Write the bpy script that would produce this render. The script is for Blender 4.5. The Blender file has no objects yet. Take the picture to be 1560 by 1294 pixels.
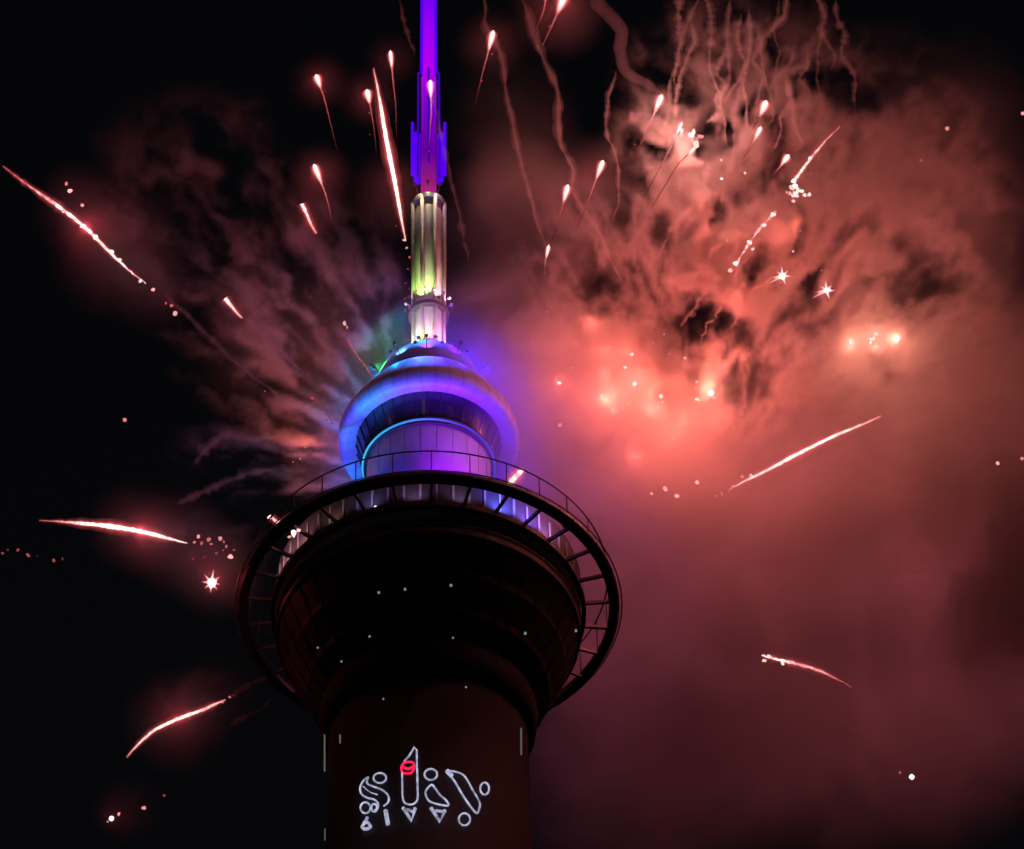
import bpy, bmesh, math, random
from mathutils import Vector, Matrix, noise

sc = bpy.context.scene
COL = sc.collection
R = math.radians
PI = math.pi

# ------------------------------------------------------------------ camera
F = 5694.0                       # focal length in photograph pixels (1560 wide)
CAMP = Vector((0.0, -200.0, 1.6))
RING = Vector((0.0, 0.0, 194.0))  # centre of the skywalk deck
d = (RING - CAMP).normalized()
ang = math.acos(d.z)
dc = Vector(((653 - 780) / F, -(935 - 647) / F, -1)).normalized()
perp = (Vector((0, 1, 0)) - dc * dc.y).normalized()
zc_ = (dc * math.cos(ang) + perp * math.sin(ang)).normalized()
A = Matrix((d, Vector((0, 0, 1)), d.cross(Vector((0, 0, 1))))).transposed()
B = Matrix((dc, zc_, dc.cross(zc_))).transposed()
M3 = A @ B.inverted()            # camera space -> world
q = M3.to_quaternion()
M3 = q.to_matrix()
cam_d = bpy.data.cameras.new('camera')
cam = bpy.data.objects.new('camera', cam_d)
COL.objects.link(cam)
cam.location = CAMP
cam.rotation_mode = 'QUATERNION'
cam.rotation_quaternion = q
cam_d.sensor_fit = 'HORIZONTAL'
cam_d.sensor_width = 36
cam_d.lens = F / 1560 * 36
cam_d.clip_start = 1
cam_d.clip_end = 6000
sc.camera = cam
RGT, UP, FWD = M3 @ Vector((1, 0, 0)), M3 @ Vector((0, 1, 0)), M3 @ Vector((0, 0, -1))
D0 = (RING - CAMP).dot(FWD)
S = D0 / F                       # metres per photo pixel at the tower

def at(px, py, w=0.0):
    """point that stands w metres beyond the tower's depth where the photograph shows pixel px, py"""
    dep = D0 + w
    return CAMP + FWD * dep + RGT * ((px - 780) / F * dep) + UP * (-(py - 647) / F * dep)

def proj(p):
    v = p - CAMP
    dep = v.dot(FWD)
    return 780 + v.dot(RGT) / dep * F, 647 - v.dot(UP) / dep * F, dep

def zof(c):
    """height on the tower axis that is seen at picture row c"""
    lo, hi = 0.0, 500.0
    for _ in range(50):
        m = (lo + hi) / 2
        if proj(Vector((0, 0, m)))[1] > c: lo = m
        else: hi = m
    return (lo + hi) / 2

def rz(rp, c):
    z = zof(c)
    return rp * proj(Vector((0, 0, z)))[2] / F, z

# ------------------------------------------------------------------ world, exposure
world = bpy.data.worlds.new("World")
sc.world = world
world.use_nodes = True
wn = world.node_tree
bg = wn.nodes['Background']
sky = wn.nodes.new('ShaderNodeTexSky')
sky.sky_type = 'NISHITA'
sky.sun_disc = False
sky.sun_elevation = R(-3.5)
sky.sun_rotation = R(200)
wn.links.new(sky.outputs[0], bg.inputs[0])
bg.inputs[1].default_value = 0.07
sc.view_settings.view_transform = 'Standard'
sc.view_settings.look = 'None'
sc.view_settings.exposure = 0
sc.view_settings.gamma = 1
cy = sc.cycles
cy.use_denoising = True
cy.denoiser = 'OPENIMAGEDENOISE'
cy.max_bounces = 4
cy.diffuse_bounces = 2
cy.glossy_bounces = 1
cy.transmission_bounces = 2
cy.volume_bounces = 1
cy.transparent_max_bounces = 40
cy.volume_step_rate = 2.0
cy.volume_max_steps = 72
cy.use_adaptive_sampling = True
cy.adaptive_threshold = 0.04
cy.sample_clamp_indirect = 4

# ------------------------------------------------------------------ materials
def mat(name, col, rough=0.6, metal=0.0, noise_scale=None, amt=0.3, bump=0.0):
    m = bpy.data.materials.new(name); m.use_nodes = True
    nt = m.node_tree; b = nt.nodes['Principled BSDF']
    b.inputs['Base Color'].default_value = (*col, 1)
    b.inputs['Roughness'].default_value = rough
    b.inputs['Metallic'].default_value = metal
    if noise_scale:
        tc = nt.nodes.new('ShaderNodeTexCoord')
        n = nt.nodes.new('ShaderNodeTexNoise'); n.inputs['Scale'].default_value = noise_scale
        n.inputs['Detail'].default_value = 6
        mp = nt.nodes.new('ShaderNodeMapping'); mp.inputs['Scale'].default_value = (1, 1, 0.35)
        nt.links.new(tc.outputs['Object'], mp.inputs[0]); nt.links.new(mp.outputs[0], n.inputs['Vector'])
        cr = nt.nodes.new('ShaderNodeMix'); cr.data_type = 'RGBA'
        cr.inputs['A'].default_value = (*[c * (1 - amt) for c in col], 1)
        cr.inputs['B'].default_value = (*[min(1, c * (1 + amt)) for c in col], 1)
        nt.links.new(n.outputs['Fac'], cr.inputs['Factor'])
        nt.links.new(cr.outputs['Result'], b.inputs['Base Color'])
        if bump:
            bp = nt.nodes.new('ShaderNodeBump'); bp.inputs['Strength'].default_value = bump
            nt.links.new(n.outputs['Fac'], bp.inputs['Height']); nt.links.new(bp.outputs[0], b.inputs['Normal'])
    return m

def emis(name, col, st, attr=False):
    m = bpy.data.materials.new(name); m.use_nodes = True
    nt = m.node_tree; nt.nodes.clear()
    e = nt.nodes.new('ShaderNodeEmission'); o = nt.nodes.new('ShaderNodeOutputMaterial')
    e.inputs[0].default_value = (*col, 1); e.inputs[1].default_value = st
    nt.links.new(e.outputs[0], o.inputs[0])
    if attr:                      # burning sparks: 'burn' per vertex drives colour and strength
        a = nt.nodes.new('ShaderNodeAttribute'); a.attribute_name = 'burn'
        r = nt.nodes.new('ShaderNodeValToRGB'); nt.links.new(a.outputs['Fac'], r.inputs[0])
        el = r.color_ramp.elements
        el[0].position = 0; el[0].color = (.16, .015, .02, 1)
        el[1].position = 1; el[1].color = (1, .80, .74, 1)
        k = el.new(.35); k.color = (.75, .12, .13, 1)
        k = el.new(.7); k.color = (1, .45, .42, 1)
        nt.links.new(r.outputs[0], e.inputs[0])
        p = nt.nodes.new('ShaderNodeMath'); p.operation = 'MULTIPLY'; p.inputs[1].default_value = st
        p2 = nt.nodes.new('ShaderNodeMath'); p2.operation = 'ADD'; p2.inputs[1].default_value = .12
        nt.links.new(a.outputs['Fac'], p2.inputs[0]); nt.links.new(p2.outputs[0], p.inputs[0])
        nt.links.new(p.outputs[0], e.inputs[1])
    m.cycles.emission_sampling = 'NONE' if attr else 'AUTO'
    return m

M = {
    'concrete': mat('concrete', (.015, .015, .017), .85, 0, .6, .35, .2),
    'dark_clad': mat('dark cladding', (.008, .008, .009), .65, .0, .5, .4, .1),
    'white_clad': mat('white cladding', (.36, .36, .40), .55, .1, 1.2, .18, .05),
    'steel': mat('galvanised steel', (.18, .175, .18), .45, .5, 2.0, .3),
    'dark_steel': mat('dark steel', (.045, .045, .05), .5, .4, 2.0, .3),
    'glass': mat('dark window glass', (.03, .035, .045), .12, .3, 1.5, .3),
    'ground': mat('asphalt ground', (.05, .05, .05), .9, 0, .1, .3),
}
FIRE = emis('burning star', (1, .6, .5), 1.5, True)
def glow_mat(name, col, st):
    m = bpy.data.materials.new(name); m.use_nodes = True
    nt = m.node_tree; nt.nodes.clear()
    e = nt.nodes.new('ShaderNodeEmission'); o = nt.nodes.new('ShaderNodeOutputMaterial')
    e.inputs[0].default_value = (*col, 1); e.inputs[1].default_value = st
    nt.links.new(e.outputs[0], o.inputs['Volume'])
    m.cycles.emission_sampling = 'NONE'
    return m
GLOW = glow_mat('glow', (1, .10, .12), .15)  # soft glow round stars and streaks, added as emitting volumes
GLOW2 = glow_mat('streak flame', (1, .14, .15), .55)
HOT = glow_mat('hot flame', (1, .42, .38), 3.0)
WHITE = emis('white lamp', (.9, .95, 1), 1.2)
DIM = emis('dim lamp', (.8, .9, .8), .25)
NEON = emis('led outline', (.50, .52, .72), .85)
_n = NEON.node_tree; _t = _n.nodes.new('ShaderNodeTexNoise'); _t.inputs['Scale'].default_value = 2.2; _c = _n.nodes.new('ShaderNodeTexCoord')
_m = _n.nodes.new('ShaderNodeMapRange'); _m.inputs[1].default_value = .3; _m.inputs[2].default_value = .7; _m.inputs[3].default_value = .35; _m.inputs[4].default_value = 1.15
_n.links.new(_c.outputs['Object'], _t.inputs[0]); _n.links.new(_t.outputs[0], _m.inputs[0]); _n.links.new(_m.outputs[0], _n.nodes['Emission'].inputs[1])
NEONR = emis('red led', (1, .02, .10), 1.1)

# ------------------------------------------------------------------ object helpers
def tag(o, label=None, cat=None, group=None, kind=None):
    if label: o['label'] = label
    if cat: o['category'] = cat
    if group: o['group'] = group
    if kind: o['kind'] = kind
    return o

def link(name, bm, m, parent=None, smooth=False, loc=None):
    me = bpy.data.meshes.new(name)
    if smooth:
        for f in bm.faces: f.smooth = True
    bm.to_mesh(me); bm.free()
    if m: me.materials.append(m)
    o = bpy.data.objects.new(name, me); COL.objects.link(o)
    if loc is not None: o.location = loc
    if parent:
        o.parent = parent
    return o

def empty(name, loc=(0, 0, 0)):
    o = bpy.data.objects.new(name, None); COL.objects.link(o); o.location = loc
    o.empty_display_size = .5
    return o

def lathe(prof, seg=128, closed=True, a0=0, a1=2 * PI):
    """revolve (radius, z) profile, all in metres"""
    bm = bmesh.new()
    full = abs(a1 - a0 - 2 * PI) < 1e-6
    n = seg if full else seg + 1
    rows = []
    for i in range(n):
        t = a0 + (a1 - a0) * i / seg
        rows.append([bm.verts.new((r * math.cos(t), r * math.sin(t), z)) for r, z in prof])
    m = len(prof)
    for i in range(seg):
        p, q_ = rows[i], rows[(i + 1) % n]
        for j in range(m if closed else m - 1):
            k = (j + 1) % m
            bm.faces.new((p[j], q_[j], q_[k], p[k]))
    if closed and not full:
        bm.faces.new(rows[0][::-1]); bm.faces.new(rows[-1])
    bmesh.ops.recalc_face_normals(bm, faces=bm.faces)
    return bm

def add_box(bm, c, ex, ey, ez, sx, sy, sz):
    vs = []
    for k in (-1, 1):
        for j in (-1, 1):
            for i in (-1, 1):
                vs.append(bm.verts.new(c + ex * (i * sx / 2) + ey * (j * sy / 2) + ez * (k * sz / 2)))
    for f in ((0, 2, 3, 1), (4, 5, 7, 6), (0, 1, 5, 4), (2, 6, 7, 3), (0, 4, 6, 2), (1, 3, 7, 5)):
        bm.faces.new([vs[i] for i in f])

def add_tube(bm, pts, rads, seg=8, heat=None, layer=None, closed=False):
    n = len(pts); rings = []
    prev = None
    for i, p in enumerate(pts):
        a = pts[(i - 1) % n] if (closed or i > 0) else p
        b = pts[(i + 1) % n] if (closed or i < n - 1) else p
        t = (b - a).normalized()
        if prev is None:
            u = t.cross(Vector((0, 0, 1)))
            if u.length < .1: u = t.cross(Vector((1, 0, 0)))
        else:
            u = prev - t * prev.dot(t)
        u.normalize(); prev = u
        v = t.cross(u)
        r = rads[i] if isinstance(rads, (list, tuple)) else rads
        ring = []
        for k in range(seg):
            an = 2 * PI * k / seg
            vt = bm.verts.new(p + u * (r * math.cos(an)) + v * (r * math.sin(an)))
            if layer is not None: vt[layer] = heat[i]
            ring.append(vt)
        rings.append(ring)
    m = n if closed else n - 1
    for i in range(m):
        a, b = rings[i], rings[(i + 1) % n]
        for k in range(seg):
            bm.faces.new((a[k], a[(k + 1) % seg], b[(k + 1) % seg], b[k]))
    if not closed:
        bm.faces.new(rings[0][::-1]); bm.faces.new(rings[-1])

def ball(bm, c, r, heat=1.0, layer=None, sub=1, sq=(1, 1, 1)):
    g = bmesh.ops.create_icosphere(bm, subdivisions=sub, radius=r)
    for v in g['verts']:
        v.co = Vector((v.co.x * sq[0], v.co.y * sq[1], v.co.z * sq[2])) + c
        if layer is not None: v[layer] = heat

def lamp(name, loc, col, power, parent=None, rad=0.0, spot=None, aim=None, blend=.6):
    l = bpy.data.lights.new(name, 'SPOT' if spot else 'POINT')
    l.color = col; l.energy = power; l.shadow_soft_size = rad
    if spot: l.spot_size = R(spot); l.spot_blend = blend
    o = bpy.data.objects.new(name, l); COL.objects.link(o)
    o.location = loc
    if aim is not None:
        o.rotation_mode = 'QUATERNION'
        o.rotation_quaternion = (aim - Vector(loc)).to_track_quat('-Z', 'Y')
    if parent: o.parent = parent
    return o

# ------------------------------------------------------------------ ground
bm = bmesh.new()
for x, y in ((-3000, -3000), (3000, -3000), (3000, 3000), (-3000, 3000)): bm.verts.new((x, y, 0))
bm.faces.new(bm.verts)
tag(link('ground', bm, M['ground']), kind='structure')

# ------------------------------------------------------------------ the tower
tower = empty('observation_tower')
tag(tower, 'tall dark observation tower with round skywalk deck and blue lit upper pod and mast', 'tower')

def prof(*pts): return [rz(r, c) for r, c in pts]

r_sh, z_sh = rz(152, 1128)
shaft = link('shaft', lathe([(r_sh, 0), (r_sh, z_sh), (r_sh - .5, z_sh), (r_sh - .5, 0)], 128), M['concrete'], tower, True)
# collar where the shaft enters the pod
col_p = [(r_sh + .02, z_sh - .2), rz(163, 1118), rz(167, 1092), rz(160, 1078), (r_sh - .4, rz(160, 1078)[1] + .1)]
link('collar', lathe(col_p, 128), M['concrete'], tower, True)
# dark cone of the main pod with stepped soffits
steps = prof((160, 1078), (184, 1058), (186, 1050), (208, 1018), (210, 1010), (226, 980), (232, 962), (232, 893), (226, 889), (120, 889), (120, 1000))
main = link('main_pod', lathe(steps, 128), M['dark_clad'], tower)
for k in range(40):
    t = 2 * PI * (k + .5) / 40
    e = Vector((math.cos(t), math.sin(t), 0)); bm = bmesh.new()
    add_tube(bm, [e * (r_ + .02) + Vector((0, 0, z_ - .01)) for r_, z_ in steps[:7]], .05, 5)
    link('soffit_rib', bm, M['dark_clad'], main)
# window bands in the pod
def band(name, rp, c0, c1, th, m, parent, seg=128, smooth=True):
    (r0, z0), (r1, z1) = rz(rp, c0), rz(rp, c1)
    return link(name, lathe([(r0, z0), (r0 + th, z0), (r0 + th, z1), (r0, z1)], seg), m, parent, smooth)
band('balcony_wall', 232.3, 958, 896, .04, M['white_clad'], main)
bm = bmesh.new()
r0, z0 = rz(232, 932); _, z1 = rz(232, 901)
for i in range(60):
    t = 2 * PI * (i + .5) / 60
    e = Vector((math.cos(t), math.sin(t), 0)); f = Vector((-math.sin(t), math.cos(t), 0))
    add_box(bm, e * (r0 + .06) + Vector((0, 0, (z0 + z1) / 2)), e, f, Vector((0, 0, 1)), .12, .16, z1 - z0)
link('mullions', bm, M['steel'], main)

# skywalk: outer deck ring, inner ring, thirty spokes
sky_ring = link('skywalk_ring', lathe(prof((275, 935), (288, 935), (291, 932), (290, 927), (287, 926), (276, 926), (275, 930)), 160), M['dark_steel'], tower)
(ro, zo), (rt, zt) = rz(294.5, 929), rz(290, 931)
bm = bmesh.new()
add_tube(bm, [Vector((ro * math.cos(2 * PI * i / 160), ro * math.sin(2 * PI * i / 160), zo)) for i in range(160)], .055, 6, closed=True)
for i in range(60):
    t = 2 * PI * i / 60
    e = Vector((math.cos(t), math.sin(t), 0))
    add_tube(bm, [e * (rt - .05) + Vector((0, 0, zt)), e * ro + Vector((0, 0, zo))], .03, 5)
link('edge_rail', bm, M['steel'], sky_ring, True)
link('inner_ring', lathe(prof((233.5, 941), (240, 941), (240, 934), (233.5, 934)), 128), M['dark_steel'], tower)
rin, zin = rz(240, 938); rou, zou = rz(276, 931)
for i in range(30):
    t = -PI / 2 + .015 + 2 * PI * i / 30
    e = Vector((math.cos(t), math.sin(t), 0)); f = Vector((-math.sin(t), math.cos(t), 0))
    bm = bmesh.new()
    add_box(bm, e * ((rin + rou) / 2) + Vector((0, 0, (zin + zou) / 2)), e, f, Vector((0, 0, 1)), rou - rin + .05, .2, .28)
    link('spoke', bm, M['steel'], tower)
# second lower service ring under the inner edge
link('service_ring', lathe(prof((226, 974), (232, 974), (232, 967), (226, 967)), 128), M['dark_steel'], tower)
# safety rail above the deck
rr, zr_ = rz(273, 885); _, zb = rz(273, 926)
bm = bmesh.new()
add_tube(bm, [Vector((rr * math.cos(2 * PI * i / 160), rr * math.sin(2 * PI * i / 160), zr_)) for i in range(160)], .06, 6, closed=True)
link('hand_rail', bm, M['dark_steel'], tower, True)
for i in range(30):
    t = -PI / 2 + .015 + 2 * PI * i / 30
    e = Vector((math.cos(t), math.sin(t), 0))
    bm = bmesh.new()
    add_tube(bm, [e * rr + Vector((0, 0, zb)), e * rr + Vector((0, 0, zr_))], .05, 6)
    link('rail_post', bm, M['dark_steel'], tower)

def grad(name, stops, st):
    """emission coloured by object-space height; paints the flood light on the antenna"""
    m = bpy.data.materials.new(name); m.use_nodes = True
    nt = m.node_tree; nt.nodes.clear()
    e = nt.nodes.new('ShaderNodeEmission'); o = nt.nodes.new('ShaderNodeOutputMaterial')
    tc = nt.nodes.new('ShaderNodeTexCoord'); sp = nt.nodes.new('ShaderNodeSeparateXYZ')
    mr = nt.nodes.new('ShaderNodeMapRange'); cr = nt.nodes.new('ShaderNodeValToRGB')
    z0, z1 = stops[0][0], stops[-1][0]
    mr.inputs[1].default_value = z0; mr.inputs[2].default_value = z1
    nt.links.new(tc.outputs['Object'], sp.inputs[0]); nt.links.new(sp.outputs[2], mr.inputs[0])
    nt.links.new(mr.outputs[0], cr.inputs[0]); nt.links.new(cr.outputs[0], e.inputs[0])
    el = cr.color_ramp.elements
    el[0].position = 0; el[0].color = (*stops[0][1], 1)
    el[1].position = 1; el[1].color = (*stops[-1][1], 1)
    for z, c in stops[1:-1]:
        k = el.new((z - z0) / (z1 - z0)); k.color = (*c, 1)
    e.inputs[1].default_value = st
    nt.links.new(e.outputs[0], o.inputs[0])
    return m
# upper pod
upper = empty('upper_pod'); upper.parent = tower
link('drum', lathe(prof((93, 889.5), (95, 760), (95, 716), (60, 716), (60, 889.5)), 128), M['white_clad'], upper, False)
link('ledge', lathe(prof((95.5, 716), (99.5, 716), (99.5, 707), (95.5, 707)), 128), M['dark_steel'], upper)
def led_x(name, lo, hi, stops, st):
    m = grad(name, [(lo, stops[0])] + [(lo + (hi - lo) * (i + 1) / (len(stops) - 1), c) for i, c in enumerate(stops[1:])], st)
    for n in m.node_tree.nodes:
        if n.type == 'SEPXYZ':
            for l in list(m.node_tree.links):
                if l.from_node == n: t_ = l.to_socket; m.node_tree.links.remove(l); m.node_tree.links.new(n.outputs[0], t_)
    return m
bm = bmesh.new(); lr, lz = rz(100.3, 712)
add_tube(bm, [Vector((lr * math.cos(2 * PI * i / 128), lr * math.sin(2 * PI * i / 128), lz)) for i in range(128)], .085, 6, closed=True)
link('led_strip', bm, led_x('led strip', -5, 5, [(.05, .62, 1), (.04, .35, 1), (.12, .16, 1), (.10, .03, .9), (.02, .06, .75)], .95), upper, True)
link('pod_window', lathe(prof((95.2, 706), (99, 705), (111, 677), (108, 674), (95.2, 690)), 128), M['glass'], upper)
bm = bmesh.new()
p0 = rz(99.6, 705); p1 = rz(111.6, 678)
for i in range(36):
    t = 2 * PI * i / 36
    e = Vector((math.cos(t), math.sin(t), 0))
    add_tube(bm, [e * p0[0] + Vector((0, 0, p0[1])), e * p1[0] + Vector((0, 0, p1[1]))], .045, 5)
link('window_frame', bm, M['dark_steel'], upper)
skirt = link('skirt', lathe(prof((108, 676), (113, 679), (126, 683), (135, 682), (138.5, 676), (138, 668), (133, 656), (120, 640), (108, 626), (97, 615), (88, 608), (60, 606), (60, 660)), 160), M['white_clad'], upper, True)
for k in range(40):
    t = 2 * PI * (k + .5) / 40
    e = Vector((math.cos(t), math.sin(t), 0)); bm = bmesh.new()
    add_tube(bm, [e * (r_ + .008) + Vector((0, 0, z_)) for r_, z_ in prof((113, 679), (126, 683), (135, 682), (138.5, 676), (138, 668), (133, 656), (120, 640), (108, 626), (97, 615))], .011, 5)
    link('seam', bm, M['dark_steel'], skirt)
for k in range(24):
    t = 2 * PI * (k + .5) / 24
    e = Vector((math.cos(t), math.sin(t), 0)); bm = bmesh.new()
    add_tube(bm, [e * (r_ + .01) + Vector((0, 0, z_)) for r_, z_ in prof((95, 760), (95, 718))], .014, 5)
    link('drum_joint', bm, M['dark_steel'], upper)
link('crown_soffit', lathe(prof((88, 608), (70, 598), (66, 592), (60, 592), (60, 607)), 128), M['dark_clad'], upper)
link('crown', lathe(prof((66, 599), (76, 604), (82, 600), (82, 592), (76, 580), (64, 566), (48, 553), (30, 545), (24, 545), (24, 592), (60, 592)), 128), M['white_clad'], upper, True)

# mast
mast = empty('mast'); mast.parent = tower
link('mast_tube', lathe(prof((23, 547), (22, 320), (20, 318), (20, 545)), 64), M['white_clad'], mast, True)
for k in range(8):     # vertical ribs of the mast
    t = 2 * PI * (k + .5) / 8
    (ra, za), (rb, zb2) = rz(25, 545), rz(26, 318)
    e = Vector((math.cos(t), math.sin(t), 0))
    bm = bmesh.new()
    add_tube(bm, [e * ra + Vector((0, 0, za)), e * rb + Vector((0, 0, zb2))], .16, 8)
    link('rib', bm, M['white_clad'], mast, True)
link('mast_collar', lathe(prof((22, 484), (31, 484), (31, 479), (22, 478)), 64), M['steel'], mast)
link('mast_cap', lathe(prof((14, 318), (27, 320), (28, 315), (26, 312), (12, 312)), 64), M['steel'], mast)
# antenna: its coloured flood light is painted in as emission
GLOWB = emis('blue antenna glow', (.11, .0, 1.0), .85)
GLOWV = grad('violet antenna glow', [(zof(312), (.6, .02, .22)), (zof(285), (.32, .01, .22)), (zof(240), (.14, .0, .35)),
    (zof(170), (.22, 0, .6)), (zof(110), (.5, 0, .9)), (zof(70), (.42, 0, 1)), (zof(-10), (.16, 0, 1)), (zof(-60), (.1, 0, 1))], .9)
link('antenna_tube', lathe(prof((12, 314), (11.5, 120), (9, 115), (8, -60), (5, -60), (5, 314)), 48), GLOWV, mast, True)
for k in range(6):
    t = 2 * PI * (k + .5) / 6
    (ra, za), (rb, zb2) = rz(19, 262), rz(18, 118)
    e = Vector((math.cos(t), math.sin(t), 0))
    bm = bmesh.new(); add_tube(bm, [e * ra + Vector((0, 0, za)), e * rb + Vector((0, 0, zb2))], .1, 6)
    link('antenna_rod', bm, emis('blue rod glow', (.10, 0, .8), .5) if k == 0 else bpy.data.materials['blue rod glow'], mast, True)
for k in range(8):
    t = 2 * PI * (k) / 8
    e = Vector((math.cos(t), math.sin(t), 0)); f = Vector((-math.sin(t), math.cos(t), 0))
    (ra, za), (_, zb2) = rz(25, 265), rz(25, 190)
    bm = bmesh.new(); add_box(bm, e * ra + Vector((0, 0, (za + zb2) / 2)), e, f, Vector((0, 0, 1)), .25, .55, zb2 - za)
    if k in (5, 6, 7): continue
    link('antenna_panel', bm, GLOWB, mast)
for k in range(6):
    t = 2 * PI * k / 6
    (ra, za), (rb, zb2) = rz(10.5, 112), rz(9.5, -50)
    e = Vector((math.cos(t), math.sin(t), 0))
    if -.9 < math.sin(t) < -.1: e = e * .55
    bm = bmesh.new(); add_tube(bm, [e * ra + Vector((0, 0, za)), e * rb + Vector((0, 0, zb2))], .17, 6)
    link('antenna_rod', bm, GLOWB, mast, True)  # rods added to give the antenna its blue edge light

# small floodlights: fixtures with lamps
FL = 2.8
CY, BL, VI, GR, YE, PK = (.0, .20, 1), (.015, .01, 1), (.11, .0, 1), (.02, 1, .35), (.75, .9, .06), (1, .25, .55)
def flood(rp, c, deg, col, power, aimr, aimc, rad=.05, spot=110, arm=None, blend=.6):
    r_, z_ = rz(rp, c); t = R(deg)
    e = Vector((math.cos(t), math.sin(t), 0))
    p = e * r_ + Vector((0, 0, z_))
    ar, az = rz(abs(aimr), aimc); ar *= (1 if aimr > 0 else -1)
    tgt = e * ar + Vector((0, 0, az))
    power = power * 4.0
    u = (tgt - p).normalized(); s_ = u.cross(Vector((0, 0, 1)))
    if s_.length < .05: s_ = Vector((-e.y, e.x, 0))
    s_.normalize(); v = s_.cross(u)
    bm = bmesh.new(); add_box(bm, p - u * .12, s_, v, u, .26, .2, .14)
    o = link('floodlight', bm, M['dark_steel'], tower)
    if arm:
        (a_r, a_z) = rz(*arm); bm = bmesh.new()
        add_tube(bm, [e * a_r + Vector((0, 0, a_z)), p - u * .2], .035, 6)
        link('bracket', bm, M['dark_steel'], o)
    l = lamp('flood_lamp', p + u * .06, col, power, tower, rad, spot, tgt, blend)
    return o
def mixc(a, b, t): return tuple(a[i] * (1 - t) + b[i] * t for i in range(3))
# wash the skirt of the upper pod from floodlights standing on the deck roof
for k in range(10):
    deg = -90 + (k - 4.5) * 27
    x = math.cos(R(deg))
    if x < -.9: c, pw = (.05, .02, 1), 5500
    elif x < -.3: c, pw = (.0, .20, 1), 8000
    elif x < .15: c, pw = (.03, .06, 1), 7000
    else: c, pw = (.015, .005, 1), (6500 if x < .6 else 3200)
    flood(222, 887, deg, c, pw / 4 * FL, 130, 664, spot=20, blend=.9)
for k in range(14):          # small downlights under the crown lip wash the top of the skirt
    deg = -90 + (k - 6.5) * 360 / 14
    x = math.cos(R(deg))
    c = (.0, .20, 1) if x < -.25 else ((.05, .05, 1) if x < .2 else (.03, .01, 1))
    flood(93, 590, deg, c, 120, 122, 652, spot=120)
# wash the drum from the deck roof
for deg, c, pw in ((-165, CY, 300), (-130, (.02, .03, 1), 160), (-100, (.12, .04, 1), 100), (-68, (.34, .0, 1), 950), (-36, BL, 160), (-5, BL, 200)):
    flood(135, 885, deg, c, pw * 6, 95, 785, spot=46, blend=.9)
for deg, c, pw in ((-150, CY, 300), (-115, (.02, .12, 1), 180), (-75, BL, 150), (-35, BL, 160)):
    flood(122, 878, deg, c, pw, 110, 690, spot=60)
# downlights on arms under the mast collar wash crown and shoulder
for deg, c, pw in ((-172, (0, .75, .2), 520), (-148, (.0, .7, .35), 620), (-124, (.0, .22, 1), 900), (-100, (.04, .10, 1), 900), (-76, (.07, .03, 1), 900), (-52, (.03, .01, 1), 900), (-28, (.03, .01, 1), 900), (-5, (.04, .01, 1), 800)):
    flood(36, 468, deg, c, pw * 1.1, 106, 618, spot=42, arm=(28, 470), blend=.9)
# crown, from the deck roof too
for deg, c, pw in ((-170, (0, .9, .15), 1600), (-135, (.02, .5, .5), 2600), (-105, (.10, .12, .9), 4000), (-75, (.10, .02, 1), 4500), (-45, (.04, .01, 1), 4500), (-12, (.03, .01, 1), 4500)):
    flood(218, 886, deg, c, pw * .35, 72, 586, spot=11, blend=.8)
for deg, c, pw in ((-178, (0, 1, .15), 260), (-155, (0, 1, .2), 240), (-122, (.06, .2, .9), 80), (-92, (.14, .02, 1), 80), (-60, (.08, .0, 1), 90), (-25, (.04, .01, 1), 120)):
    flood(95, 584, deg, c, pw * 1.8, 70, 585, spot=75, arm=(82, 592))
# mast base
for deg, c, pw in ((-152, (1, .7, .85), 150), (-112, (.6, .9, .03), 120), (-75, (1, .3, .5), 90), (-32, (1, .3, .8), 170)):
    flood(40, 541, deg, c, pw * .65, 20, 506, spot=90)
for deg, c, pw in ((-110, (.42, .9, .10), 120), (-65, (.75, .35, .3), 60), (-170, (.7, .4, .45), 60), (-20, (.8, .3, .45), 60)):
    flood(36, 476, deg, c, pw * 3.2, 22, 375, spot=80)
for deg, c, pw in ((-125, (.75, .55, .3), 40), (-60, (.8, .42, .42), 45), (-92, (.7, .6, .35), 36)):
    flood(36, 306, deg, c, pw * 1.4, 23, 365, spot=90, arm=(27, 313))
# lamps in the open slot of the skywalk, lighting the wall behind it
for deg, c, pw in ((-128, (.7, .35, .3), 6), (-112, (.4, .3, .8), 8), (-95, (.5, .25, .6), 8), (-78, (.5, .3, .7), 8), (-62, (.12, .12, 1), 90), (-50, (.25, .12, 1), 60), (-40, (.6, .2, .6), 30), (-145, (.8, .3, .35), 20), (-158, (.8, .35, .4), 26)):
    flood(262, 921, deg, c, pw * 8, 232, 905, spot=130)

# screen text on the shaft ---------------------------------------------------
def on_shaft(px, py, lift=.12):
    dvec = (at(px, py) - CAMP).normalized()
    rr_ = r_sh + lift
    a = dvec.x ** 2 + dvec.y ** 2; b = 2 * (CAMP.x * dvec.x + CAMP.y * dvec.y); c = CAMP.x ** 2 + CAMP.y ** 2 - rr_ ** 2
    t = (-b - math.sqrt(max(0, b * b - 4 * a * c))) / (2 * a)
    return CAMP + dvec * t

def catmull(pts, n=8, closed=False):
    out = []; m = len(pts)
    g = (lambda i: pts[i % m]) if closed else (lambda i: pts[max(0, min(m - 1, i))])
    for i in range(m if closed else m - 1):
        p0, p1, p2, p3 = g(i - 1), g(i), g(i + 1), g(i + 2)
        for k in range(n):
            t = k / n
            out.append(tuple(.5 * (2 * p1[j] + (p2[j] - p0[j]) * t + (2 * p0[j] - 5 * p1[j] + 4 * p2[j] - p3[j]) * t * t + (-p0[j] + 3 * p1[j] - 3 * p2[j] + p3[j]) * t ** 3) for j in range(len(p1))))
    if not closed: out.append(tuple(pts[-1]))
    return out

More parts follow.
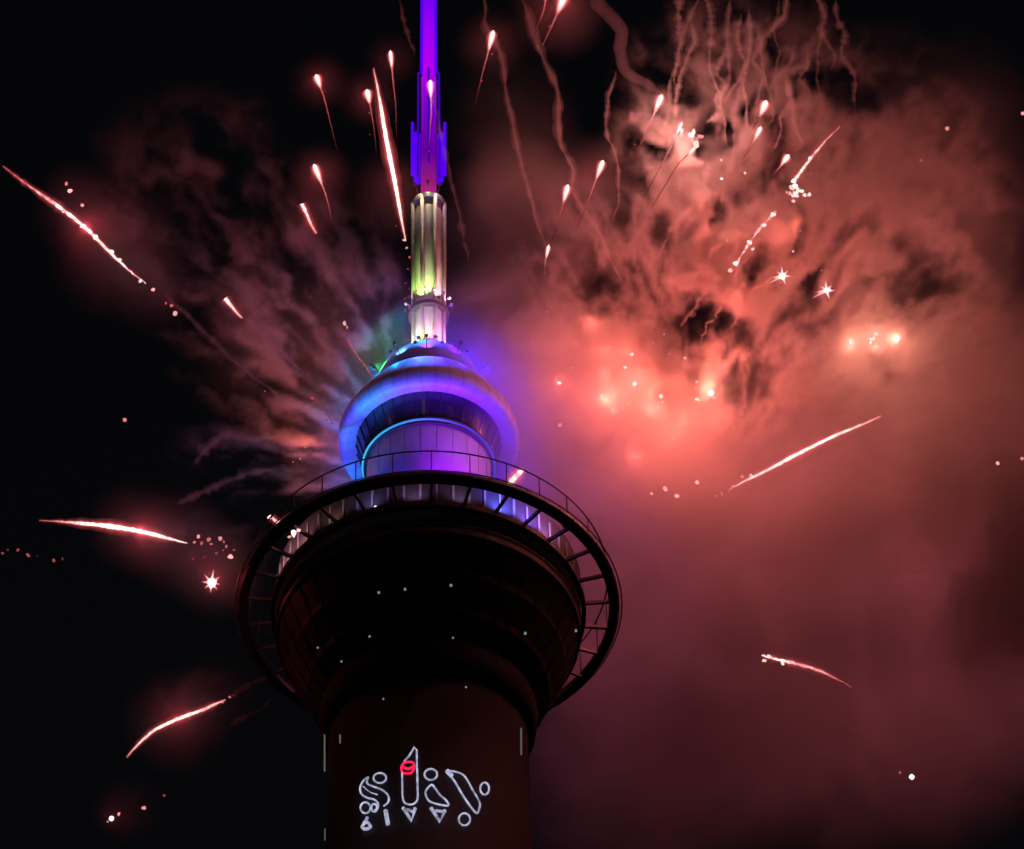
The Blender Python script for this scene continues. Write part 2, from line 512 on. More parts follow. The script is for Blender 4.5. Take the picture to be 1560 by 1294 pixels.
sign = empty('led_screen', on_shaft(645, 1200, 0)); sign.parent = tower
sign_inv = Matrix.Translation(-Vector(sign.location))
def glyph(pts, closed=True, m=None, w=.068, curve=True):
    P = [(520 + x / 6, 1120 + y / 6) for x, y in pts]
    if curve: P = catmull(P, 6, closed)
    bm = bmesh.new()
    add_tube(bm, [on_shaft(x, y) - Vector(sign.location) for x, y in P], w, 6, closed=closed)
    return link('glyph', bm, m or NEON, sign, True)
def circ(cx, cy, rx, ry, n=10): return [(cx + rx * math.cos(2 * PI * k / n), cy + ry * math.sin(2 * PI * k / n)) for k in range(n)]
# the snake of the S
glyph([(245, 385), (200, 420), (172, 480), (185, 540), (240, 575), (300, 590), (335, 625), (330, 670), (300, 690)], False)
glyph([(245, 385), (235, 440), (290, 470), (370, 500), (425, 550), (430, 610), (385, 650)], False)
glyph([(200, 470), (260, 520), (330, 545)], False, w=.045)
glyph(circ(352, 393, 58, 46)); glyph(circ(220, 665, 45, 50)); glyph(circ(300, 665, 26, 36))
# rocket
glyph([(575, 240), (620, 190), (668, 110), (690, 140), (690, 300)], False, curve=False)
glyph([(555, 330), (557, 450), (560, 560), (580, 620), (640, 635), (685, 610), (698, 560), (696, 440), (692, 300)], False)
glyph([(548, 300), (575, 255), (650, 250), (665, 300), (640, 345), (600, 350), (560, 345)], True, NEONR, .08)
glyph([(560, 290), (610, 310), (655, 290)], False, NEONR, .10)
glyph(circ(818, 360, 58, 50))
glyph([(825, 455), (778, 500), (770, 540), (800, 600), (870, 630), (975, 645), (960, 600), (900, 545), (860, 490)], True)
glyph([(975, 335), (1040, 430), (1130, 580), (1230, 710), (1262, 670), (1262, 610), (1200, 500), (1130, 380), (1060, 340)], True)
glyph([(965, 325), (1010, 375)], False, w=.16, curve=False)
glyph(circ(1310, 490, 40, 55)); glyph(circ(1125, 770, 52, 55))
glyph([(240, 750), (215, 800), (190, 840), (220, 860), (265, 840), (240, 800), (205, 800)], False, w=.11)
glyph([(405, 690), (425, 815)], False, w=.15, curve=False)
glyph([(565, 665), (640, 780), (675, 670)], False, w=.13, curve=False); glyph([(600, 680), (650, 700)], False, w=.1, curve=False)
glyph([(820, 665), (900, 790), (945, 690)], False, w=.13, curve=False); glyph([(860, 690), (925, 700)], False, w=.1, curve=False)

# little lamps and light strips on the underside and shaft --------------------
bvh_cache = {}
def ray_to_tower(px, py):
    """first point of the tower's revolved profile that the pixel's ray meets"""
    dvec = (at(px, py) - CAMP).normalized()
    surf = [(r_sh, 0), (r_sh, z_sh)] + col_p[1:4] + steps[:9] 
    t = 150.0; step = .03
    while t < 330:
        p = CAMP + dvec * t
        rad = math.hypot(p.x, p.y)
        z = p.z
        for (a, za), (b, zb_) in zip(surf, surf[1:]):
            if za <= z <= zb_ + 1e-6:
                rr_ = a + (b - a) * ((z - za) / max(1e-6, zb_ - za))
                if rad < rr_: return p - dvec * .08
                break
        t += step
    return at(px, py)
for px, py, r_, m in ((572, 773, .13, WHITE), (577, 903, .1, DIM), (617, 898, .1, DIM), (687, 892, .11, DIM), (690, 972, .08, DIM), (800, 965, .12, DIM), (877, 961, .12, DIM),
                   (563, 970, .09, DIM), (484, 987, .08, DIM), (520, 1008, .08, DIM), (710, 1047, .08, DIM), (584, 1065, .07, DIM)):
    p = ray_to_tower(px, py)
    bm = bmesh.new(); ball(bm, Vector((0, 0, 0)), r_, sub=2)
    link('lamp', bm, m, tower, True, p)
def strip(px, y0, y1, w_=.06, m=DIM):
    bm = bmesh.new(); n = 10
    add_tube(bm, [on_shaft(px, y0 + (y1 - y0) * k / n, .05) for k in range(n + 1)], w_, 6)
    link('light_strip', bm, m, tower, True)
STRIP = emis('faint strip', (.7, .55, .5), .16)
strip(494.5, 1100, 1175, .07, STRIP); strip(518, 1120, 1132, .07, STRIP); strip(495, 1263, 1280, .05, STRIP); strip(794, 1110, 1150, .07, STRIP)

# ------------------------------------------------------------------ fireworks
rnd = random.Random(7)
def resample(path, n):
    L = [0]
    for a, b in zip(path, path[1:]): L.append(L[-1] + math.dist(a[:2], b[:2]))
    out = []
    for i in range(n):
        s_ = L[-1] * i / (n - 1)
        for k in range(len(path) - 1):
            if s_ <= L[k + 1] + 1e-9:
                t = (s_ - L[k]) / max(1e-9, L[k + 1] - L[k])
                out.append(tuple(path[k][j] + (path[k + 1][j] - path[k][j]) * t for j in range(len(path[k])))); break
    return out

RED = (1, .05, .09)
def comet(label, pts, w, width, heat, head=None, power=0, dots=(), jag=.25, n=40, cat='firework', group=None, lc=RED, lat=0.15):
    """pts: pixel path (x, y); width(t), heat(t); dots: sparks (x, y, radius px, heat)"""
    if pts: o0 = at(*pts[0][:2], w)
    elif head: o0 = at(head[0], head[1], w)
    else: o0 = at(dots[0][0], dots[0][1], w)
    root = empty('firework', o0)
    tag(root, label, cat, group)
    if pts:
        P = resample(catmull([p[:2] for p in pts], 8) if len(pts) > 2 else pts, n)
        bm = bmesh.new(); ly = bm.verts.layers.float.new('burn')
        vs, rs, hs = [], [], []
        for i, p in enumerate(P):
            t = i / (n - 1)
            jx = (rnd.random() - .5) * jag * 2; jy = (rnd.random() - .5) * jag * 2
            vs.append(at(p[0] + jx, p[1] + jy, w) - o0)
            rs.append(max(.012, .8 * width(t) * S * (1 + (rnd.random() - .5) * jag)))
            hs.append(max(0, min(1, heat(t) * (1 + (rnd.random() - .5) * jag))))
        fr = [r_ * 2.1 + .03 for r_ in rs]
        rs = [r_ * .72 for r_ in rs]
        add_tube(bm, vs, rs, 8, hs, ly)
        link('trail', bm, FIRE, root, True)
        if power >= 60 and not head:  # two added glow sheaths soften the streak's edge
            bm = bmesh.new(); add_tube(bm, vs[::2], [r_ * .72 for r_ in fr[::2]], 10); link('glow', bm, GLOW2, root, True)
            bm = bmesh.new(); add_tube(bm, vs[::2], [r_ * 1.25 for r_ in fr[::2]], 10); link('glow', bm, GLOW, root, True)
    if head:
        bm = bmesh.new(); ly = bm.verts.layers.float.new('burn')
        hx, hy, hw, hl, dx, dy = head        # drop: half width, length, direction of tail
        L = math.hypot(dx, dy)
        hx, hy = hx - dx / L * hl * .42, hy - dy / L * hl * .42
        vs, rs, hs = [], [], []
        for k in range(14):
            t = k / 13
            vs.append(at(hx + dx / L * hl * t, hy + dy / L * hl * t, w) - o0)
            rs.append(max(.01, hw * S * math.sin(PI * min(1, t ** .6 * .98 + .02)) ** .7 * (1 - .45 * t)))
            hs.append(1 - .55 * t ** 2)
        add_tube(bm, vs, [r_ * .5 for r_ in rs], 10, hs, ly)
        link('head', bm, FIRE, root, True)
        bm = bmesh.new(); add_tube(bm, vs, [r_ * 1.0 for r_ in rs], 12); link('glow', bm, HOT, root, True)
        bm = bmesh.new(); add_tube(bm, vs, [r_ * 1.7 for r_ in rs], 12); link('glow', bm, GLOW2, root, True)  # outer shell is added glow round the burning head
    for x, y, r_, h in dots:
        bm = bmesh.new(); ly = bm.verts.layers.float.new('burn')
        ball(bm, Vector((0, 0, 0)), max(.02, r_ * S * .72), h, ly, 1, (1 + rnd.random() * .6, 1, 1 + rnd.random() * 1.1))
        for v in bm.verts: v.co *= 1 + (rnd.random() - .5) * .8
        link('spark', bm, FIRE, root, True, at(x, y, w + (rnd.random() - .5) * .6) - o0)
    if power:
        hx, hy = (head[0], head[1]) if head else (pts[len(pts) // 2][:2] if pts else dots[0][:2])
        lamp('glow_lamp', at(hx, hy, w - .4) - o0, lc, power * .7, root)
    return root

def drop(label, hx, hy, tail, w, hw=6, hl=22, power=60, tw=2.2, h0=.55, grp='falling red and white firework stars', dots=()):
    hl *= rnd.uniform(.8, 1.3); h0 *= rnd.uniform(.7, 1.25)
    dots = list(dots)
    if tail and power:
        for _ in range(rnd.randint(3, 7)):
            t = rnd.random() ** 1.5; i = min(len(tail) - 1, int(t * len(tail)))
            a = (hx, hy) if i == 0 else tail[i - 1]; f = rnd.random()
            dots.append((a[0] + (tail[i][0] - a[0]) * f + rnd.gauss(0, 4.0), a[1] + (tail[i][1] - a[1]) * f + rnd.gauss(0, 3), rnd.uniform(.6, 1.3), rnd.uniform(.15, .5)))
    t0 = tail[0] if tail else (hx, hy + 20)
    return comet(label, [(hx, hy)] + tail if tail else [], w, lambda t: (tw * (1 - t) ** .8) * .8 + .3, lambda t: h0 * (1 - t) ** .9,
                 (hx, hy, hw * .95, hl * 1.25, t0[0] - hx, t0[1] - hy), power, dots, group=grp)

drop('white hot star furthest left among the top stars, with a long thin tail', 485, 124, [(494, 150), (504, 190), (515, 235)], 2, power=120)
drop('plump pink star left of the long bright streak', 561, 147, [(566, 172), (571, 205), (574, 240)], 1, 6.5, 24, 120)
drop('small white star at the top of the group beside the antenna', 596, 92, [(599, 125), (603, 165), (604, 215)], -2, 4.5, 24, 60)
drop('pink star burning in front of the violet antenna', 656, 136, [(657, 165), (655, 200), (652, 240)], -6, 5.5, 26, 60)
drop('white star halfway down the left side, above the short slanted one', 484, 265, [(492, 285), (500, 310), (508, 350)], 3, 6, 24, 120)
drop('white star high right of the antenna at the foot of a curling smoke trail', 748, 62, [(741, 90), (733, 120), (722, 170)], 2, 6, 24, 90)
drop('white star right of centre, top of the close pair', 914, 258, [(905, 282), (897, 305), (878, 350)], 4, 6, 25, 90)
drop('white star right of centre, lower of the close pair', 862, 295, [(856, 318), (849, 342), (838, 375)], 3, 6, 26, 90)
drop('small white ember dropping below the close pair of stars', 834, 384, [(831, 398), (829, 422)], 3, 4, 18, 30, 2)
drop('white star at the left edge of the burning smoke knot', 1003, 158, [(993, 182), (980, 212), (958, 255)], 2, 6.5, 26, 200, 2.6)
drop('star streak under the burning smoke knot, leaning left', 1033, 200, [(1020, 228), (1002, 262), (978, 305)], 2, 4, 22, 0, 2.6)
drop('third star streak from the burning smoke knot', 1052, 232, [(1032, 252), (1012, 285), (992, 318)], 2, 4, 18, 0, 2.2)
drop('bright star right of the smoke knot, upper of two', 1163, 165, [(1156, 182), (1146, 196)], 4, 7, 22, 150, 3)
drop('bright star right of the smoke knot, lower of two', 1154, 204, [(1146, 220), (1131, 244)], 4, 5, 20, 60, 3)
drop('spiky star above the thin diagonal streak', 1196, 244, [(1187, 256), (1172, 272)], 4, 6, 18, 80, 3)
drop('large star cut by the top edge of the view with a long tail', 856, 4, [(845, 30), (832, 58), (817, 88)], 2, 8, 30, 200, 4)
drop('thin red streak beside the large star at the top edge', 832, -4, [(827, 20), (819, 40), (812, 62)], 2, 3, 18, 0, 2.5)
comet('short slanted white streak on the left above the smoke', [(460, 311), (467, 326), (474, 342), (482, 356)], 3,
      lambda t: 4.6 - 2.6 * t, lambda t: 1 - .5 * t, None, 60)
comet('long bright white streak falling beside the antenna, left of the mast',
      [(569, 104), (578, 150), (589, 215), (601, 275), (611, 330), (618, 368)], -1,
      lambda t: .8 + 5.0 * math.sin(PI * min(1, t * .95 + .02)) ** 1.1, lambda t: .35 + .65 * math.sin(PI * min(1, t * .95)) ** .5, None, 150,
      [(616, 366, 2.6, .7), (620, 378, 2.2, .5), (613, 352, 1.6, .3), (624, 392, 1.8, .35), (621, 410, 1.6, .2), (618, 432, 1.8, .3), (623, 440, 1.5, .25),
       (617, 455, 1.6, .3), (624, 470, 2, .3), (604, 345, 1.4, .3)], n=60)
comet('long white streak of sparks crossing the dark sky at far left',
      [(4, 253), (45, 284), (88, 314), (130, 347), (165, 382), (200, 415), (222, 432)], 5,
      lambda t: .9 + 3.4 * math.sin(PI * min(1, t + .02)) ** 1.2, lambda t: min(1, .25 + 1.4 * t) * (1 if t < .85 else .8), None, 260,
      [(233, 441, 3.2, .7), (253, 462, 2.6, .35), (261, 466, 3, .4), (267, 478, 3.6, .6), (127, 345, 4.6, 1), (146, 362, 4.4, 1), (170, 384, 4.6, 1), (182, 396, 3.6, .9), (214, 428, 3, .9), (96, 322, 3, .8)],
      jag=.6, n=70)
comet('three loose sparks above the long streak at far left', [], 5, None, None, None, 20,
      [(101, 280, 2.8, .45), (107, 291, 4, .75), (125, 313, 3.6, .65), (154, 330, 2, .15), (155, 346, 2, .12)], cat='sparks')
comet('short white dash among the left hand smoke streaks', [(343, 455), (352, 466), (361, 477), (369, 485)], 4, lambda t: 4.8 - 3.4 * t, lambda t: 1 - .4 * t, None, 60)
comet('dotted pink line of sparks running down to the crown of the pod', [(528, 515), (540, 535), (556, 558), (568, 574)], 3,
      lambda t: 1.4, lambda t: .35, None, 0, [(525, 493, 3, .6), (529, 499, 2.4, .5), (541, 520, 2, .3), (549, 530, 1.8, .25)], jag=.8)
comet('faint dotted sparks left of the upper pod', [(474, 603), (482, 611), (492, 623), (505, 640)], 3,
      lambda t: 1.1, lambda t: .25, None, 0, [(475, 607, 2.2, .4), (498, 640, 1.8, .3), (506, 645, 1.8, .3)], jag=.8)
comet('broad white streak shooting out left of the skywalk deck',
      [(60, 793), (105, 796), (160, 801), (215, 810), (255, 820), (285, 828)], 2,
      lambda t: .9 + 5.2 * math.sin(PI * min(1, t ** 1.2 * .97 + .01)) ** 1.3, lambda t: min(1, .3 + 2 * t), None, 260,
      [(296, 826, 3, .5), (303, 818, 3.4, .6), (307, 828, 2.6, .4), (318, 822, 3, .45), (322, 829, 2.6, .4), (336, 821, 3.4, .55), (341, 826, 2.6, .4), (345, 833, 2.4, .4),
       (351, 848, 4, .75), (330, 843, 2.4, .3), (312, 850, 2.2, .2), (294, 852, 2, .2), (340, 838, 2, .3), (356, 838, 2, .3)], jag=.35, n=60)
st = comet('spiky pink star burst just left of the skywalk deck', [], 0, None, None, None, 260, [(322, 888, 6.5, 1)], cat='firework')
for k, (a, L_) in enumerate(((80, 22), (35, 17), (-10, 14), (-50, 15), (-95, 16), (-140, 14), (175, 15), (130, 17))):
    bm = bmesh.new(); ly = bm.verts.layers.float.new('burn')
    o0 = st.location
    vs = [at(322 + math.cos(R(a)) * L_ * t, 888 - math.sin(R(a)) * L_ * t, 0) - o0 for t in (0, .4, .8, 1)]
    add_tube(bm, vs, [.12, .08, .04, .015], 6, [1, .8, .5, .3], ly)
    link('ray', bm, FIRE, st, True)
comet('faint dotted sparks at the left edge beside the dark sky', [], 5, None, None, None, 12,
      [(4, 843, 2.4, .25), (12, 838, 1.8, .15), (27, 838, 2.4, .3), (43, 846, 3.4, .3), (57, 847, 1.5, .12), (82, 854, 2.6, .3), (95, 852, 2, .15)], cat='sparks')
comet('curved white streak low on the left below the deck', [(193, 1154), (210, 1135), (235, 1113), (270, 1096), (310, 1081), (344, 1066)], 0,
      lambda t: .8 + 3.3 * math.sin(PI * min(1, t * .9 + .02)), lambda t: .5 + .5 * math.sin(PI * t), None, 160,
      [(350, 1062, 2.2, .4), (340, 1070, 2, .4), (356, 1060, 1.6, .2)], jag=.4, n=50)
comet('dotted sparks near the bottom left corner led by one white spark', [], 2, None, None, None, 60,
      [(170, 1247, 4.6, .95), (164, 1252, 2, .5), (181, 1240, 2.8, .6), (219, 1231, 3, .55), (250, 1212, 2.6, .25)], cat='sparks')
comet('long pink streak rising to the right of the main smoke bank',
      [(1108, 748), (1135, 733), (1170, 716), (1215, 692), (1270, 665), (1318, 645), (1343, 634)], 0,
      lambda t: .8 + 3.2 * math.sin(PI * min(1, t * .92 + .04)), lambda t: .35 + .6 * math.sin(PI * t) ** .6, None, 220,
      [(993, 752, 3, .6), (1013, 745, 3.8, .6), (1031, 756, 3.8, .65), (1062, 735, 3.2, .65), (1091, 756, 2.6, .4), (1100, 753, 2.6, .4), (1117, 741, 3, .5), (1131, 726, 3, .5), (1145, 725, 3.4, .6)], jag=.3, n=50)
comet('short pink streak falling low on the right', [(1160, 998), (1185, 1005), (1220, 1013), (1250, 1023), (1280, 1037), (1298, 1048)], 2,
      lambda t: .7 + 2.8 * math.sin(PI * min(1, t * .95 + .15)), lambda t: .9 - .6 * t, None, 110,
      [(1164, 1007, 3, .7), (1172, 1000, 3, .8), (1192, 1010, 3.2, .8)], jag=.6, n=40)
comet('thin white diagonal streak at upper right', [(1280, 193), (1262, 210), (1240, 236), (1225, 255), (1208, 278)], 3,
      lambda t: .8 + 3.0 * t, lambda t: .4 + .6 * t, None, 80, [(1234, 242, 3.2, 1), (1209, 276, 4, 1)], jag=.5)
comet('ragged white burst at the foot of the thin diagonal streak', [], 3, None, None, None, 300,
      [(1213 + rnd.gauss(0, 8), 293 + rnd.gauss(0, 6), rnd.uniform(2, 5), rnd.uniform(.6, 1)) for _ in range(16)])
comet('dotted white line of sparks running down left through the orange smoke', [(1182, 322), (1165, 340), (1150, 358), (1138, 376), (1122, 402)], 3,
      lambda t: 1.7 + 1.2 * math.sin(20 * t), lambda t: .65, None, 80, [(1178, 326, 3.8, .9), (1163, 343, 3.6, .9), (1142, 370, 4.8, 1), (1155, 352, 3, .8), (1121, 402, 5, .9), (1112, 412, 4, .7)], jag=.9)
for lab, x, y, w_, pw in (('white star with a tail left of the round star, in the right hand smoke', 1192, 421, 3, 120), ('round white star at the right end of the orange smoke', 1259, 443, 3, 220)):
    s_ = comet(lab, [(x, y), (x - 10, y + 5), (x - 22, y + 12)], w_, lambda t: 3.4 * (1 - t) + .5, lambda t: .9 - .5 * t, None, 0, [(x, y, 6.5, 1)])
    for a, L_ in ((95, 17), (45, 13), (0, 15), (-70, 16), (190, 18), (140, 12)):
        bm = bmesh.new(); ly = bm.verts.layers.float.new('burn'); o0 = s_.location
        vs = [at(x + math.cos(R(a)) * L_ * t, y - math.sin(R(a)) * L_ * t, w_) - o0 for t in (0, .4, .8, 1)]
        add_tube(bm, vs, [.12, .08, .04, .015], 6, [1, .8, .5, .3], ly)
        link('ray', bm, FIRE, s_, True)
    lamp('glow_lamp', at(x, y, w_ - .6) - o0, (1, .25, .2), pw, s_)
comet('pink flare against the right foot of the upper pod', [(797, 716), (790, 722), (782, 730), (772, 742)], 4, lambda t: 1.5 + 5 * math.sin(PI * min(1, t * .7 + .2)), lambda t: .85, None, 120, jag=.5, n=20)
comet('pink star shining beside the left of the deck rim', [], -13.6, None, None, None, 160, [(448, 812, 5, 1), (455, 808, 3.5, .8), (441, 818, 3, .6)])
comet('pink dash behind the left rim of the deck', [(414, 789), (425, 796), (440, 788), (462, 776), (482, 766)], 3, lambda t: 4.2 - 3 * t, lambda t: .8 - .4 * t, None, 60, [(411, 788, 4.5, .9)], jag=.4)
for lab, x, y, r_, h in (('lone white ember in the dark sky far left of the upper pod', 190, 640, 3, .5), ('lone pink ember in the smoke right of the upper pod', 853, 648, 3, .5),
                     ('lone ember high in the right hand smoke', 1443, 196, 3.2, .5), ('very faint ember below the high right one', 1403, 245, 2.2, .3),
                     ('small ember near the right edge at mid height', 1520, 706, 3, .6), ('tiny ember touching the right edge at mid height', 1557, 699, 2.6, .5), ('tiny ember touching the right edge near the top', 1558, 173, 2.6, .6),
                     ('bright white ember in the dark corner at lower right', 1389, 1184, 4.2, 1), ('dim ember left of the bright corner ember', 1371, 1177, 2.2, .3),
                     ('bright grain in the middle of the orange smoke bank', 967, 585, 3, .9), ('pale grain high in the orange smoke bank', 963, 540, 2.6, .8), ('yellow hot grain at the right end of the smoke bank', 1083, 599, 5, 1),
                     ('grain low in the orange smoke bank', 1007, 604, 3, .8)):
    bm = bmesh.new(); ly = bm.verts.layers.float.new('burn'); ball(bm, Vector((0, 0, 0)), r_ * S, h, ly, 2)
    for v in bm.verts: v.co *= 1 + (rnd.random() - .5) * .3
    tag(link('ember', bm, FIRE, None, True, at(x, y, 2 if y < 700 else 0)), lab, 'ember', 'glowing embers')

# shells bursting at the smoke; those far behind it are added fill lamps
def shell(label, x, y, w, col, power, nst=6, spread=30, hr=3, nl=6, wj=2.5):
    st_ = [(x + rnd.gauss(0, spread), y + rnd.gauss(0, spread * .6), hr * (.5 + rnd.random() * .6), .5 + .5 * rnd.random()) for _ in range(nst)]
    root = comet(label, [], w, None, None, None, 0, st_)
    for k in range(nl):
        p = at(x + rnd.gauss(0, spread), y + rnd.gauss(0, spread * .6), w + rnd.gauss(0, wj))
        lamp('glow_lamp', p - root.location, col, power / nl, root, .05)
    return root
OR_, SAL, PKR = (1, .15, .105), (1, .18, .13), (1, .18, .235)
shell('firework shell glowing orange before the smoke bank right of the pod', 1000, 585, 12.5, OR_, 8500, 14, 62, 2, 44, wj=.5)
shell('firework shell glowing at the right tip of the smoke bank', 1080, 597, 15, (1, .34, .2), 420, 4, 16, 3, 4, wj=1)
shell('added fill lamps and sparks behind the smoke between mast and bank', 850, 520, 28, SAL, 4200, 2, 70, 1.5, 10)
shell('firework shell burning orange in the right hand smoke', 1330, 516, 13, (1, .30, .2), 1900, 7, 16, 4, 4, wj=.6)
shell('firework shell white hot in the smoke knot at upper right of centre', 1052, 208, 11.5, (1, .33, .27), 4200, 8, 15, 5, 5, wj=.6)
shell('firework shell before the orange curls of smoke', 1105, 320, 10.5, OR_, 1500, 5, 60, 3, 8, wj=.6)
shell('firework shell beside the spiky stars in the right hand smoke', 1240, 400, 12, OR_, 800, 3, 50, 2.5, 6, wj=.6)
shell('added fill lamps and sparks behind the upper right smoke', 1270, 270, 30, SAL, 3000, 3, 80, 2, 10)
shell('added fill lamps and sparks behind the smoke low right of the deck', 1080, 720, 31, PKR, 7000, 3, 120, 1.5, 14)
shell('added fill lamps and sparks behind the brown smoke near the right edge', 1420, 560, 31, SAL, 6500, 3, 110, 1.5, 12)
shell('added fill lamps and sparks behind the dull smoke low on the right', 1330, 960, 32, PKR, 9500, 2, 170, 1.2, 12)
shell('added fill lamps and sparks behind the streaks of smoke left of the mast', 490, 530, 28, (1, .2, .16), 1700, 3, 70, 1.5, 8)
shell('firework shell behind the pod on the left', 470, 690, 20, (1, .17, .1), 800, 3, 20, 1.5, 3)

# smoke trails left by stars: thin wavering tubes of smoke
def vmat(name, dens, col=(.85, .82, .82)):
    m = bpy.data.materials.new(name); m.use_nodes = True
    nt = m.node_tree; nt.nodes.clear()
    v = nt.nodes.new('ShaderNodeVolumePrincipled'); o = nt.nodes.new('ShaderNodeOutputMaterial')
    v.inputs['Color'].default_value = (*col, 1); v.inputs['Density'].default_value = dens
    nt.links.new(v.outputs[0], o.inputs['Volume'])
    return m
TR = [vmat('thin trail smoke', .8), vmat('trail smoke', 1.5), vmat('thick trail smoke', 3.2), vmat('wide trail smoke', .28, (.8, .7, .85))]
SHE = vmat('trail smoke edge', .3)
def trail(label, pts, w, wid, m=1, taper=True, wob=2.0):
    P = resample(catmull(pts, 10), 90)
    o0 = at(*P[0][:2], w); bm = bmesh.new(); sd = rnd.random() * 50
    vs, rs = [], []
    for i, p in enumerate(P):
        t = i / 89
        nx = noise.noise(Vector((t * 9, sd, 0))) * wob * 1.6 + noise.noise(Vector((t * 18, sd, 0))) * wob * .6; ny = noise.noise(Vector((t * 9, sd, 7))) * wob
        vs.append(at(p[0] + nx, p[1] + ny, w + noise.noise(Vector((t * 3, sd, 3))) * 1.2) - o0)
        k = 1 + .2 * noise.noise(Vector((t * 8, sd, 11))) if wid > 20 else .72 + .5 * noise.noise(Vector((t * 16, sd, 11))) + .35 * noise.noise(Vector((t * 37, sd, 5)))
        e = min(1, t * 8 + .15, (1 - t) * 8 + .1) if taper else 1
        rs.append(max(.02, wid / 2 * S * k * e))
    add_tube(bm, vs, [r_ * (.55 + .5 * (1 - i / 89)) for i, r_ in enumerate(rs)], 10)
    o = tag(link('smoke_trail', bm, TR[m], None, True, o0), label, 'smoke trail', 'thin smoke trails left by falling stars')
    bm = bmesh.new()
    add_tube(bm, [v + Vector((noise.noise(v * .9), noise.noise(v * .9 + Vector((5, 5, 5))), 0)) * wid * S * .35 for v in vs], [r_ * (1.2 + 1.0 * (1 - i / 89) + .8 * noise.noise(Vector((i * .12, sd, 20)))) for i, r_ in enumerate(rs)], 10)
    if wid > 20: bm.free()
    else: link('thin_edge', bm, SHE, o, True)
trail('smoke trail curling down from the high star right of the antenna', [(735, -15), (741, 10), (739, 38), (752, 60), (764, 95), (773, 150), (784, 205), (800, 270), (812, 320), (826, 365), (838, 395)], 5, 9, 1)
trail('longest smoke trail, winding from the top edge down past the close pair of stars', [(790, -10), (806, 30), (822, 75), (840, 115), (850, 145), (852, 190), (856, 225), (872, 260), (872, 290), (892, 325), (915, 360), (932, 400), (955, 440)], 6, 12, 1)
trail('thick violet smoke trail bending down into the bright knot', [(896, -10), (925, 20), (945, 45), (946, 80), (955, 110), (985, 128), (1010, 145)], 8, 26, 3)
trail('straight smoke trail rising from the bright knot to the top edge', [(1036, -15), (1034, 30), (1036, 60), (1030, 100), (1026, 132)], 6, 12, 1)
trail('kinked thin smoke trail in the dark gap left of the knot', [(938, 108), (929, 145), (924, 175), (923, 205), (934, 225), (942, 260), (941, 310), (932, 345)], 6, 7, 1)
trail('short smoke trail at the top edge left of the antenna', [(602, -15), (612, 20), (622, 55), (634, 88)], 3, 7, 1)
trail('faint smoke trail crossing the foot of the antenna', [(664, 118), (662, 150), (672, 205), (684, 260), (698, 320), (710, 380), (714, 410)], -2.5, 7, 0)
trail('wavering smoke trail above the two bright stars, left one', [(1128, 20), (1124, 60), (1134, 95), (1128, 120), (1112, 140), (1100, 165)], 6, 9, 1)
trail('wavering smoke trail above the two bright stars, right one', [(1200, -12), (1192, 28), (1162, 60), (1162, 95), (1168, 128), (1176, 150)], 6, 9, 1)
trail('wavering smoke trail ending at the thin diagonal streak', [(1202, 120), (1208, 165), (1212, 200), (1222, 222), (1204, 230)], 6, 8, 1)
trail('thin smoke trail hanging from the third knot streak', [(992, 318), (980, 345), (960, 375), (952, 400)], 5, 7, 0)
for k in range(15):
    x0_ = 1050 + k * 16 + rnd.uniform(-8, 8); y0_ = rnd.uniform(-25, 130); L_ = rnd.uniform(110, 240); sl = rnd.uniform(-.35, .2)
    n_ = 6
    trail('fine wavering smoke strand in the tangle above the two bright stars and knot', [(x0_ + sl * L_ * j / n_ + rnd.gauss(0, 5), y0_ + L_ * j / n_) for j in range(n_ + 1)], 9 + rnd.uniform(-2, 4), rnd.uniform(4.5, 10), rnd.choice((0, 1)), wob=1.3)
for k in range(8):
    x0_ = 1120 + rnd.uniform(-80, 60); y0_ = rnd.uniform(300, 430); L_ = rnd.uniform(50, 110); sl = rnd.uniform(-.9, -.2)
    trail('fine curling smoke strand hanging below the orange curls', [(x0_ + sl * L_ * j / 5 + rnd.gauss(0, 5), y0_ + L_ * j / 5) for j in range(6)], 9 + rnd.uniform(-1, 2), rnd.uniform(3.5, 6.5), 1, wob=4)
trail('smoke trail running down left from the orange curls', [(1100, 420), (1075, 445), (1050, 480), (1035, 500)], 6, 9, 1)
trail('arched grey smoke trail alone left of the pod', [(298, 706), (318, 680), (345, 664), (385, 670), (425, 664)], 3, 12, 0)
trail('straight grey smoke trail left of the pod, under the arched one', [(270, 768), (320, 745), (370, 725), (420, 714)], 3, 10, 0)
trail('smoke trail continuing the long streak at far left', [(240, 440), (285, 480), (320, 515), (370, 560), (430, 610)], 6, 9, 0)
trail('smoke trail behind the short white dash on the left', [(372, 488), (400, 510), (425, 535), (460, 565)], 5, 9, 0)
trail('smoke trail between the skywalk deck and the curved low streak', [(346, 1064), (370, 1050), (392, 1038), (410, 1032)], 1, 8, 1)
trail('second smoke trail below the curved low streak', [(350, 1105), (375, 1092), (400, 1078), (415, 1064)], 1, 7, 0)

